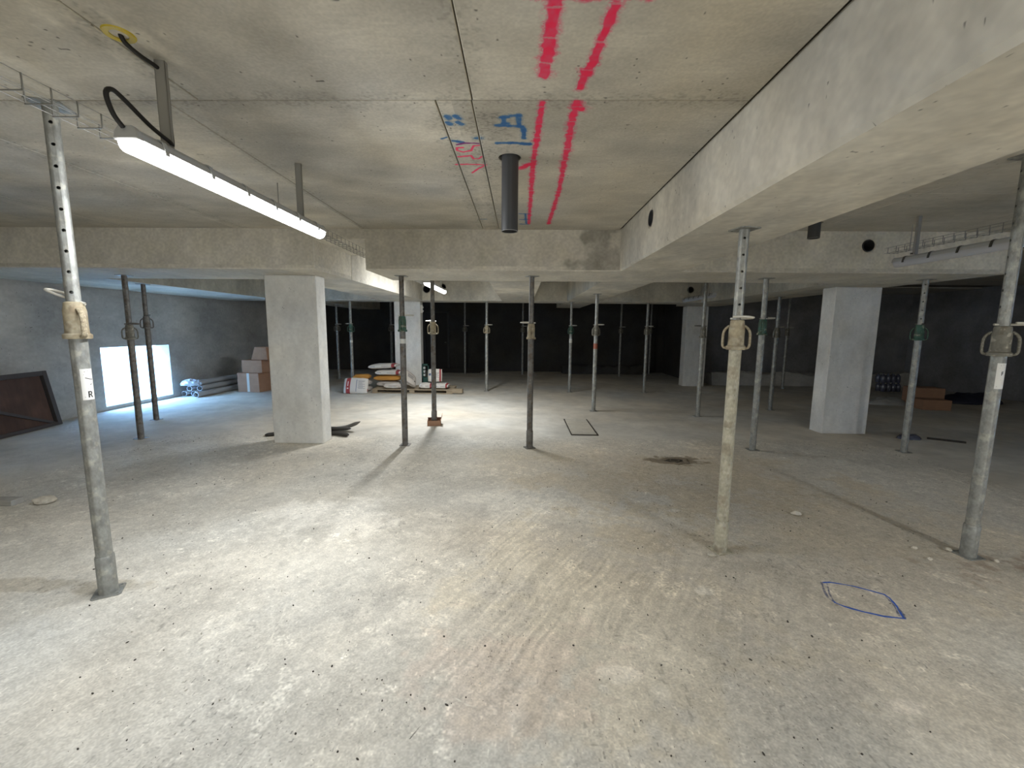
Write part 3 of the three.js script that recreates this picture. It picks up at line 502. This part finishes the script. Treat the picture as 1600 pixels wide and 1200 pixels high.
{ // topmost carton, crushed to a wedge
  const t = thing('cardboard_box', 'crushed topmost cardboard box leaning on the stack', 'box', [-6.14, 0.762, -10.08], -0.05);
  mesh('body', alongZ([[-0.21, 0], [0.2, 0], [0.17, 0.3], [-0.11, 0.3]], -0.15, 0.15, [], 0.006), card, t);
  mesh('flap', bx(-0.11, 0.03, 0.3, 0.304, -0.14, 0.14), card, t); mesh('flap', bx(0.034, 0.17, 0.3, 0.304, -0.14, 0.14), card, t);
}
// conduit pipes lying along the left wall, cut ends towards the window
const conduit = std({ color: rgb(170, 172, 174), roughness: 0.45 });
for (const [i, [x, y, z0, z1]] of [[-7.4, 0.062, -9.15, -12.1], [-7.22, 0.062, -9.2, -12.2], [-7.02, 0.062, -9.0, -11.9], [-7.31, 0.172, -9.2, -12.2], [-7.12, 0.172, -9.25, -12.3], [-7.215, 0.28, -9.3, -12.3]].entries())
  tag(mesh('plastic_pipe', lathe([[0.05, 0], [0.06, 0], [0.06, z0 - z1], [0.05, z0 - z1], [0.05, 0]], 24).rotateX(-Math.PI / 2).translate(x, y, z0), conduit), ['bottom pipe against the left wall beside the window', 'middle bottom pipe of the bundle by the window', 'outermost bottom pipe of the bundle by the window', 'upper pipe of the bundle nearest the wall', 'upper pipe of the bundle farther from the wall', 'topmost pipe of the bundle along the left wall'][i], 'pipe', 'grey plastic pipes along the left wall');
{ // crumpled clear film around the pipe ends
  const g = new THREE.SphereGeometry(1, 36, 22), p = g.attributes.position, v = new THREE.Vector3();
  for (let i = 0; i < p.count; i++) { v.fromBufferAttribute(p, i); const n = 1 + 0.3 * fbm(v.x * 5 + 9, v.y * 5 + v.z * 7, 3) + 0.12 * vn(v.x * 14, v.y * 14 + v.z * 11); p.setXYZ(i, v.x * 0.2 * n, Math.max(-0.045, v.y * 0.085 * n), v.z * 0.14 * n); }
  g.computeVertexNormals();
  tag(mesh('plastic_film', g.translate(-7.2, 0.30, -9.12), new THREE.MeshPhysicalMaterial({ color: rgb(222, 228, 232), roughness: 0.3, transmission: 0.5, thickness: 0 })), 'crumpled clear plastic film around the pipe ends', 'plastic film');
}
// cement bags
function bagTex(draw, bg) { const c = document.createElement('canvas'); c.width = 256; c.height = 128; const x = c.getContext('2d'); x.fillStyle = bg; x.fillRect(0, 0, 256, 128); draw(x); const t = new THREE.CanvasTexture(c); t.colorSpace = THREE.SRGBColorSpace; return t; }
const bars = (x, col, x0, n, y0, w) => { x.fillStyle = col; for (let i = 0; i < n; i++) x.fillRect(x0 + (i % 2) * 6, y0 + i * 9, w - (i * 13) % 30, 4); };
const BAG = {
  red: std({ map: bagTex((x) => { x.fillStyle = '#9c3a3c'; x.fillRect(28, 0, 46, 128); x.fillStyle = '#e4d8d4'; x.fillRect(44, 30, 10, 40); x.fillRect(40, 84, 18, 10); x.fillStyle = '#5b6b86'; x.fillRect(138, 16, 6, 100); bars(x, '#8a8a90', 156, 8, 24, 74); }, '#cfccc6'), roughness: 0.7 }),
  white: std({ map: bagTex((x) => { bars(x, '#77777c', 120, 6, 40, 90); x.fillStyle = '#8a3438'; x.fillRect(214, 0, 30, 128); x.fillStyle = '#4e5a72'; x.fillRect(20, 46, 44, 22); }, '#c6c2ba'), roughness: 0.7 }),
  grey: std({ map: bagTex((x) => { bars(x, '#5d5a5a', 60, 5, 42, 130); x.fillStyle = '#3c3a3a'; x.fillRect(196, 78, 26, 16); x.fillStyle = '#a08886'; x.fillRect(0, 14, 256, 8); }, '#bdb7ae'), roughness: 0.7 }),
  orange: std({ map: bagTex((x) => { bars(x, '#8a5a22', 40, 4, 50, 120); }, '#c08a3e'), roughness: 0.7 }),
};
function bagG(w, h, d, sd) {
  const g = new THREE.BoxGeometry(w, h, d, 16, 6, 10), p = g.attributes.position;
  for (let i = 0; i < p.count; i++) {
    let x = p.getX(i), y = p.getY(i), z = p.getZ(i); const u = Math.abs(x) / (w / 2), q = Math.abs(z) / (d / 2);
    const pinch = (1 - 0.62 * Math.pow(u, 5)) * (1 - 0.5 * Math.pow(q, 4)), wob = 1 + 0.10 * vn(x * 9 + sd * 3, z * 9 + sd) + 0.05 * vn(x * 26, z * 26 + sd);
    y *= pinch * wob; z *= 1 - 0.06 * Math.pow(u, 3) + 0.02 * vn(x * 12 + sd, 4); x *= 1 - 0.03 * q * q;
    p.setXYZ(i, x, y, z);
  }
  g.computeVertexNormals();
  return g;
}
const bagV = [0, 1, 2].map((i) => bagG(0.56, 0.14, 0.34, i * 7 + 2));
function bag(kind, v, x, y, z, rx, ry, rz, label, sc = [1, 1, 1]) {
  const o = mesh('cement_bag', bagV[v], BAG[kind]); o.position.set(x, y, z); o.rotation.set(rx, ry, rz, 'YXZ'); o.scale.set(...sc);
  return tag(o, label, 'bag', 'cement bags on the pallet');
}
{ // pallet
  const t = thing('wooden_pallet', 'low wooden pallet under the cement bags', 'pallet', [-2.55, 0, -10.3]);
  const wood = std({ map: metres(tex(256, 256, (u, v, o) => { const a = 1 + 0.14 * fbm(u * 3, v * 30, 3, 3, 5); o[0] = 150 * a; o[1] = 136 * a; o[2] = 114 * a; }), 0.6), roughness: 0.85 });
  for (const z of [-0.36, -0.19, -0.02, 0.15, 0.32]) mesh('deck_board', rbx(-0.95, 0.95, 0.083, 0.105, z - 0.06, z + 0.06, 0.003), wood, t);
  for (const z of [-0.36, 0, 0.32]) mesh('bottom_board', rbx(-0.95, 0.95, 0.0, 0.02, z - 0.05, z + 0.05, 0.003), wood, t);
  for (const x of [-0.88, 0, 0.88]) for (const z of [-0.36, 0, 0.32]) mesh('block', rbx(x - 0.06, x + 0.06, 0.02, 0.083, z - 0.05, z + 0.05, 0.003), wood, t);
  mesh('side_board', rbx(0.93, 1.2, 0.02, 0.12, 0.2, 0.36, 0.004), wood, t);
}
bag('red', 0, -3.86, 0.175, -9.9, 1.2, 0.02, 0, 'cement bag with a red stripe leaning at the left of the pile', [1, 1, 1.096]);
bag('grey', 1, -3.2, 0.18, -10.38, 0, 0.0, 0, 'bottom dusty bag in the middle of the pallet pile', [1.05, 1, 0.8]);
bag('orange', 2, -3.22, 0.325, -10.36, 0, 0.0, 0, 'orange bag in the lower middle of the pile', [1.2, 0.95, 0.95]);
bag('orange', 0, -3.84, 0.356, -10.26, 0.02, 0.06, 0.02, 'orange bag hanging over the left side of the pile', [0.7, 0.9, 0.75]);
bag('grey', 2, -3.84, 0.07, -10.26, 0, 0.03, 0, 'floor-level bag half hidden behind the red-striped bag', [0.75, 0.95, 0.75]);
bag('grey', 1, -3.84, 0.213, -10.26, 0, -0.03, 0, 'dusty bag under the hanging orange bag', [0.75, 0.95, 0.75]);
bag('white', 1, -3.2, 0.465, -10.34, 0, 0.02, 0, 'pale bag with printed lines just below the top bag', [1.1, 0.95, 1]);
bag('white', 2, -3.32, 0.62, -10.34, 0, -0.04, 0.07, 'topmost white bag of the pile, tilted with a red end', [1.25, 0.9, 1]);
bag('grey', 0, -3.0, 0.182, -10.03, 0.05, 0.12, 0, 'dusty white bag at the front of the pile', [0.8, 0.95, 0.62]);
bag('grey', 2, -2.64, 0.36, -10.04, 0.7, 0.2, -0.85, 'pale bag leaning steeply against the right of the pile', [0.75, 1, 1]);
bag('white', 0, -2.24, 0.18, -10.12, 0, 0.05, 0, 'white bag lying flat in front of the back pillar', [0.56, 1, 0.9]);
bag('white', 1, -1.86, 0.178, -10.12, 0, -0.06, 0, 'white bag lying at the right end of the pallet', [0.6, 0.95, 0.9]);
bag('white', 2, -2.03, 0.42, -10.14, 1.35, 0.1, 0.1, 'upright open white sack at the right end of the pile', [0.6, 1.2, 0.9]);

// fittings on the right edge of the back pillar
tag(mesh('wall_bracket', [rbx(-2.497, -2.45, 1.92, 2.12, -10.8, -10.77, 0.004), bx(-2.45, -2.43, 1.95, 1.99, -10.8, -10.77), bx(-2.45, -2.43, 2.04, 2.08, -10.8, -10.77)], std({ color: rgb(214, 214, 208), roughness: 0.6 })), 'small white fitting high on the edge of the back pillar', 'bracket');
{
  const t = thing('crate', 'small dark green crate standing beside the back pillar', 'crate', [-2.4, 0, -10.8]), gm = std({ color: rgb(44, 84, 76), roughness: 0.6 });
  mesh('frame', [bx(-0.08, -0.06, 0, 0.64, -0.06, 0.06), bx(0.06, 0.08, 0, 0.64, -0.06, 0.06), bx(-0.08, 0.08, 0.6, 0.64, -0.06, 0.06), bx(-0.08, 0.08, 0, 0.3, -0.06, 0.06)], gm, t);
  for (const y of [0.33, 0.42, 0.51]) mesh('white_panel', rbx(-0.055, -0.01, y, y + 0.06, -0.05, 0.05, 0.004), std({ color: rgb(196, 204, 200), roughness: 0.5 }), t);
}
// torn carton at the foot of the prop under the far lamp
{
  const t = thing('torn_carton', 'torn brown carton around the foot of a dark prop', 'carton', [-1.37, 0, -6.72], 0.15);
  const w = 0.105, h = 0.085;
  mesh('side', bx(-w, w, 0, h, w - 0.004, w), card, t); mesh('side', bx(-w, w, 0, h, -w, -w + 0.004), card, t);
  mesh('side', bx(-w, -w + 0.004, 0, h, -w, w), card, t); mesh('side', bx(w - 0.004, w, 0, h, -w, w), card, t);
  const f = mesh('flap', bx(0, 0.004, 0, 0.09, -w, w), card, t); f.position.set(w, h, 0); f.rotation.z = -0.25;
  const f2 = mesh('flap', bx(-w, w, 0, 0.004, 0, 0.06), card, t); f2.position.set(0, h, -w); f2.rotation.x = -0.4;
}
// dark foam strips pushed behind the left pillar
{
  const m = std({ color: rgb(58, 56, 52), roughness: 0.9 }), tops = std({ color: rgb(104, 102, 96), roughness: 0.95 });
  const strip = (pts, w, h, label) => { const c = new THREE.CatmullRomCurve3(pts.map((q) => new THREE.Vector3(...q))); const g = new THREE.TubeGeometry(c, 24, 1, 10, false), p = g.attributes.position, fr = 11; const q = new THREE.Vector3(), v = new THREE.Vector3(); for (let i = 0; i < p.count; i++) { const s = Math.floor(i / fr) / 24; c.getPointAt(Math.min(1, s), q); v.fromBufferAttribute(p, i).sub(q); const k = s > 0.9 ? Math.sqrt(Math.max(0.05, (1 - s) / 0.1)) : 1; p.setXYZ(i, q.x + v.x * w * k, Math.max(0.002, q.y + v.y * h * k), q.z + v.z * w * k); } g.computeVertexNormals(); tag(mesh('foam_strip', g, label.includes('top') ? tops : m), label, 'foam strip', 'foam strips behind the left pillar'); };
  strip([[-3.2, 0.03, -5.95], [-2.9, 0.03, -5.98], [-2.6, 0.03, -5.96], [-2.42, 0.03, -5.86]], 0.05, 0.03, 'lowest dark foam strip sticking out beside the left pillar');
  strip([[-3.2, 0.085, -6.0], [-2.9, 0.085, -6.02], [-2.6, 0.085, -6.02], [-2.44, 0.09, -6.0]], 0.045, 0.026, 'middle dark foam strip sticking out beside the left pillar');
  strip([[-3.2, 0.022, -6.22], [-2.9, 0.024, -6.24], [-2.6, 0.06, -6.24], [-2.38, 0.15, -6.2]], 0.045, 0.024, 'top dusty foam strip with a raised end by the left pillar');
  strip([[-3.28, 0.02, -6.1], [-3.36, 0.02, -6.04], [-3.46, 0.022, -5.95], [-3.62, 0.018, -5.85]], 0.07, 0.02, 'dark foam strip showing left of the left pillar');
}
// floor hatch
{
  const t = thing('floor_hatch', 'concrete floor hatch cover with a dark steel edge', 'hatch', [0.97, 0, -6.69]);
  mesh('frame', [bx(-0.2, 0.2, -0.01, 0.012, 0.54, 0.552), bx(-0.2, 0.2, -0.01, 0.012, -0.552, -0.54), bx(-0.2, -0.19, -0.01, 0.012, -0.54, 0.54), bx(0.19, 0.2, -0.01, 0.012, -0.54, 0.54)], std({ color: rgb(58, 54, 48), metalness: 0.3, roughness: 0.7 }), t);
  mesh('cover', rbx(-0.178, 0.178, -0.012, 0.02, -0.528, 0.528, 0.004), M.slabFar, t);
}
// broken hole round a floor drain
{
  const t = thing('floor_drain', 'muddy broken patch around a floor drain', 'drain', [1.86, 0, -4.95]);
  const ringG = (r, y, sd, thick) => { const g = new THREE.TorusGeometry(r, thick, 8, 40).rotateX(Math.PI / 2), p = g.attributes.position; for (let i = 0; i < p.count; i++) { const a = Math.atan2(p.getZ(i), p.getX(i)), k = 1 + 0.22 * vn(Math.cos(a) * 2.2 + sd, Math.sin(a) * 2.2 + 7) + 0.08 * vn(Math.cos(a) * 9, Math.sin(a) * 9); p.setXYZ(i, p.getX(i) * k, Math.max(-0.01, p.getY(i) * 0.35 + y + 0.006 * vn(p.getX(i) * 30, p.getZ(i) * 30)), p.getZ(i) * k * 0.72); } g.computeVertexNormals(); return g; };
  mesh('mortar_rim', ringG(0.145, 0.003, 2, 0.04), std({ color: rgb(120, 110, 94), roughness: 0.95 }), t);
  mesh('mud', new THREE.CylinderGeometry(0.13, 0.12, 0.006, 30).scale(1, 1, 0.7).translate(0, 0.004, 0), std({ color: rgb(58, 52, 42), roughness: 0.7 }), t);
  mesh('pipe_rim', lathe([[0.05, 0.004], [0.05, 0.016], [0.056, 0.016], [0.056, 0.004]], 24), std({ color: rgb(86, 80, 70), roughness: 0.7 }), t);
}
// formwork panel leaning on the left wall
{
  const t = thing('formwork_panel', 'brown formwork panel with dark frame leaning on the left wall', 'panel', [-7.05, 0, -5.45], 0);
  const lean = new THREE.Group(); // the panel lies in its own plane: length along z, height along y
  const ply = std({ map: metres(tex(256, 256, (u, v, o) => { const a = 1 + 0.3 * fbm(u * 4, v * 4, 4, 4, 6) + 0.1 * fbm(u * 40, v * 6, 2, 40, 8); o[0] = 76 * a; o[1] = 56 * a; o[2] = 47 * a; }), 1), roughness: 0.8 }), fr = std({ color: rgb(66, 62, 62), roughness: 0.7 });
  const put = (n, g, m) => mesh(n, g.rotateZ(0.16).rotateY(0.165), m, t);
  put('board', bx(-0.012, 0.012, 0.02, 0.84, -0.88, 0.9), ply);
  put('frame_rail', rbx(-0.02, 0.05, 0.78, 0.85, -0.9, 0.92, 0.004), fr); put('frame_rail', rbx(-0.02, 0.05, 0.0, 0.05, -0.9, 0.92, 0.004), fr);
  put('frame_rail', rbx(-0.02, 0.05, 0.0, 0.85, -0.97, -0.9, 0.004), fr); put('frame_rail', rbx(-0.02, 0.05, 0.0, 0.85, 0.92, 0.99, 0.004), fr);
  put('brace', rbx(0.012, 0.035, -0.02, 0.02, -1.0, 0.85, 0.003).rotateX(-0.4).translate(0, 0.41, 0), fr);
}
// stones and offcuts lying about
const stoneM = std({ color: rgb(196, 190, 176), roughness: 0.9 });
function stone(x, z, w, h, d, label, m = stoneM) {
  const g = new THREE.IcosahedronGeometry(0.5, 3), p = g.attributes.position;
  for (let i = 0; i < p.count; i++) { const a = p.getX(i), b = p.getY(i), c = p.getZ(i), k = 1 + 0.5 * fbm(a * 3 + x * 7, b * 3 + c * 4 + z * 5, 3); p.setXYZ(i, a * w * k, Math.max(0, (b + 0.38) * h * k), c * d * k); }
  g.computeVertexNormals(); tag(mesh('mortar_lump', g.translate(x, 0, z), m), label, 'rubble', 'rubble on the floor');
}
stone(-4.15, -3.48, 0.17, 0.07, 0.12, 'large pale mortar lump left of the nearest prop');
stone(2.37, -3.5, 0.09, 0.035, 0.06, 'white crumpled chip between the two right props');
stone(2.86, -2.95, 0.035, 0.02, 0.03, 'small white pebble left of the right edge prop');
stone(2.83, -2.8, 0.03, 0.018, 0.025, 'tiny white pebble nearer the viewer by the right edge prop');
stone(3.27, -2.79, 0.03, 0.02, 0.03, 'small pebble right of the right edge prop foot');
stone(3.08, -2.93, 0.05, 0.03, 0.05, 'crumb of mortar against the right edge prop foot', M.slabFar);
stone(1.345, -2.8, 0.06, 0.02, 0.04, 'mortar crust at the foot of the cement-splashed prop', M.slabFar);
tag(mesh('concrete_offcut', rbx(-4.62, -4.34, 0, 0.05, -3.5, -3.4, 0.006), M.wall), 'grey concrete offcut at the left edge of the picture', 'rubble', 'rubble on the floor');
// right side leftovers against the dark wall
const film = new THREE.MeshPhysicalMaterial({ color: rgb(96, 100, 118), roughness: 0.1, clearcoat: 1, transmission: 0.2, thickness: 0 });
for (const [x, y, z, l] of [[9.75, 0, -11.35, 'lower shrink-wrapped pack of bottles by the right wall'], [9.72, 0.235, -11.35, 'upper shrink-wrapped pack of bottles by the right wall']]) {
  const t = thing('bottle_pack', l, 'bottle pack', [x, y, z], 0.1, 'shrink-wrapped bottle packs');
  for (let i = 0; i < 4; i++) for (let j = 0; j < 2; j++) mesh('bottle', lathe([[0, 0], [0.05, 0], [0.06, 0.02], [0.06, 0.15], [0.05, 0.18], [0.02, 0.215], [0.02, 0.232], [0, 0.232]], 14).translate(-0.21 + i * 0.14, 0, -0.07 + j * 0.14), film, t);
}
carton(8.42, 0, -8.75, 0.5, 0.2, 0.34, -0.15, 'lower dim cardboard box near the right wall');
carton(8.85, 0, -9.4, 0.55, 0.36, 0.4, -0.2, 'upper dim cardboard box behind the low one at right');
{
  const g = new THREE.SphereGeometry(1, 28, 16), p = g.attributes.position;
  for (let i = 0; i < p.count; i++) { const a = p.getX(i), b = p.getY(i), c = p.getZ(i), k = 1 + 0.35 * fbm(a * 3 + 5, b * 3 + c * 4, 4); p.setXYZ(i, a * 0.42 * k, Math.max(0, b * 0.14 * k), c * 0.22 * k); }
  g.computeVertexNormals(); tag(mesh('crumpled_bag', g.translate(8.0, 0, -9.3), std({ color: rgb(150, 150, 146), roughness: 0.6 })), 'crumpled pale plastic bag beside the dim boxes', 'bag');
  const d = g.clone().scale(1.6, 1.5, 1.4).translate(-8.0 * 1.6 + 10.1, 0, 9.3 * 1.4 - 9.6); d.computeVertexNormals(); tag(mesh('tarpaulin', d, std({ color: rgb(34, 38, 54), roughness: 0.5 })), 'dark blue tarpaulin heap at the foot of the right wall', 'tarpaulin');
  const f = g.clone().scale(0.42, 0.45, 0.42).translate(-8.0 * 0.42 + 5.74, 0, 9.3 * 0.42 - 6.22); f.computeVertexNormals(); tag(mesh('plastic_film', f, film), 'shiny scrap of plastic film near the right prop', 'plastic film');
  tag(mesh('timber_stick', rbx(-0.2, 0.2, 0, 0.025, -0.02, 0.02, 0.004).rotateY(-0.6).translate(6.16, 0, -6.1), std({ color: rgb(50, 46, 42), roughness: 0.8 })), 'dark stick lying right of the right pillar', 'stick');
}
// long heap against the far right wall
{
  const g = new THREE.BoxGeometry(5.6, 0.36, 0.5, 80, 6, 8), p = g.attributes.position;
  for (let i = 0; i < p.count; i++) { const x = p.getX(i), y = p.getY(i) / 0.36 + 0.5, z = p.getZ(i), k = 1 - 0.3 * y * y; p.setXYZ(i, x, y <= 0 ? 0 : 0.36 * y * (1 + 0.35 * fbm(x * 2.5 + 9, z * 3, 3)) , z * k * (1 + 0.15 * vn(x * 3, y * 2))); }
  g.computeVertexNormals(); tag(mesh('insulation_roll', metreUV(g.toNonIndexed()).translate(8.3, 0, -12.45), M.wall), 'long low pale heap along the far right wall', 'heap');
  const h = g.clone().scale(0.5, 0.8, 1).translate(2.9, 0, -15.1); h.computeVertexNormals(); tag(mesh('timber_heap', metreUV(h.toNonIndexed()), M.wallDark), 'low dark heap along the back wall left of the far pillar', 'heap');
}
// dark doorway and low pile at the back
{
  const t = thing('door_1', 'dark metal door in the back wall behind the far lamp', 'door', [-3.05, 0, ZB], 0, null, 'structure'), dm = std({ color: rgb(48, 48, 46), roughness: 0.6 });
  mesh('door_frame', [bx(-0.47, -0.4, 0, 2.16, 0, 0.06), bx(0.4, 0.47, 0, 2.16, 0, 0.06), bx(-0.47, 0.47, 2.1, 2.17, 0, 0.06)], dm, t);
  mesh('door_leaf', rbx(-0.395, 0.395, 0.01, 2.095, 0, 0.04, 0.004), std({ color: rgb(38, 38, 37), roughness: 0.7 }), t);
  mesh('door_handle', rbx(0.3, 0.36, 1.02, 1.05, 0.04, 0.09, 0.004), S.clip, t);
  const p = thing('plank_pile', 'low dark pile of planks on the floor before the back wall', 'planks', [-2.1, 0, -14.9]);
  for (let i = 0; i < 3; i++) mesh('plank', rbx(-0.7, 0.7, 0, 0.05, -0.1, 0.1, 0.004).translate(0.05 * i, i * 0.05, -0.05 * i), std({ color: rgb(52, 50, 46), roughness: 0.9 }), p);
}
// loose grit on the floor
{
  const n = 2200, g = new THREE.IcosahedronGeometry(0.5, 0), im = new THREE.InstancedMesh(g, std({ color: 0xffffff, roughness: 0.95 }), n), m = new THREE.Matrix4(), q = new THREE.Quaternion(), c = new THREE.Color();
  for (let i = 0; i < n; i++) {
    const z = -1.3 - 4.6 * Math.pow(rnd(), 1.2), x = rr(-1, 1) * Math.abs(z) * 1.1 - 0.25 * (rnd() < 0.5 ? 1 : 0), s = 0.0025 + 0.009 * Math.pow(rnd(), 4);
    q.setFromEuler(new THREE.Euler(rnd() * 6, rnd() * 6, rnd() * 6));
    m.compose(new THREE.Vector3(clamp(x, -4.8, 4.8), s * 0.2, z), q, new THREE.Vector3(s * rr(0.8, 1.9), s * 0.7, s)); im.setMatrixAt(i, m);
    const d = rnd() < 0.62; c.setRGB(...(d ? [0.055, 0.05, 0.042] : [0.5, 0.48, 0.42])); im.setColorAt(i, c);
  }
  im.name = numbered('floor_grit'); shade(im); scene.add(im); tag(im, 'loose dark and pale grit scattered over the floor', 'grit', null, 'stuff');
}
renderer.render(scene, camera);
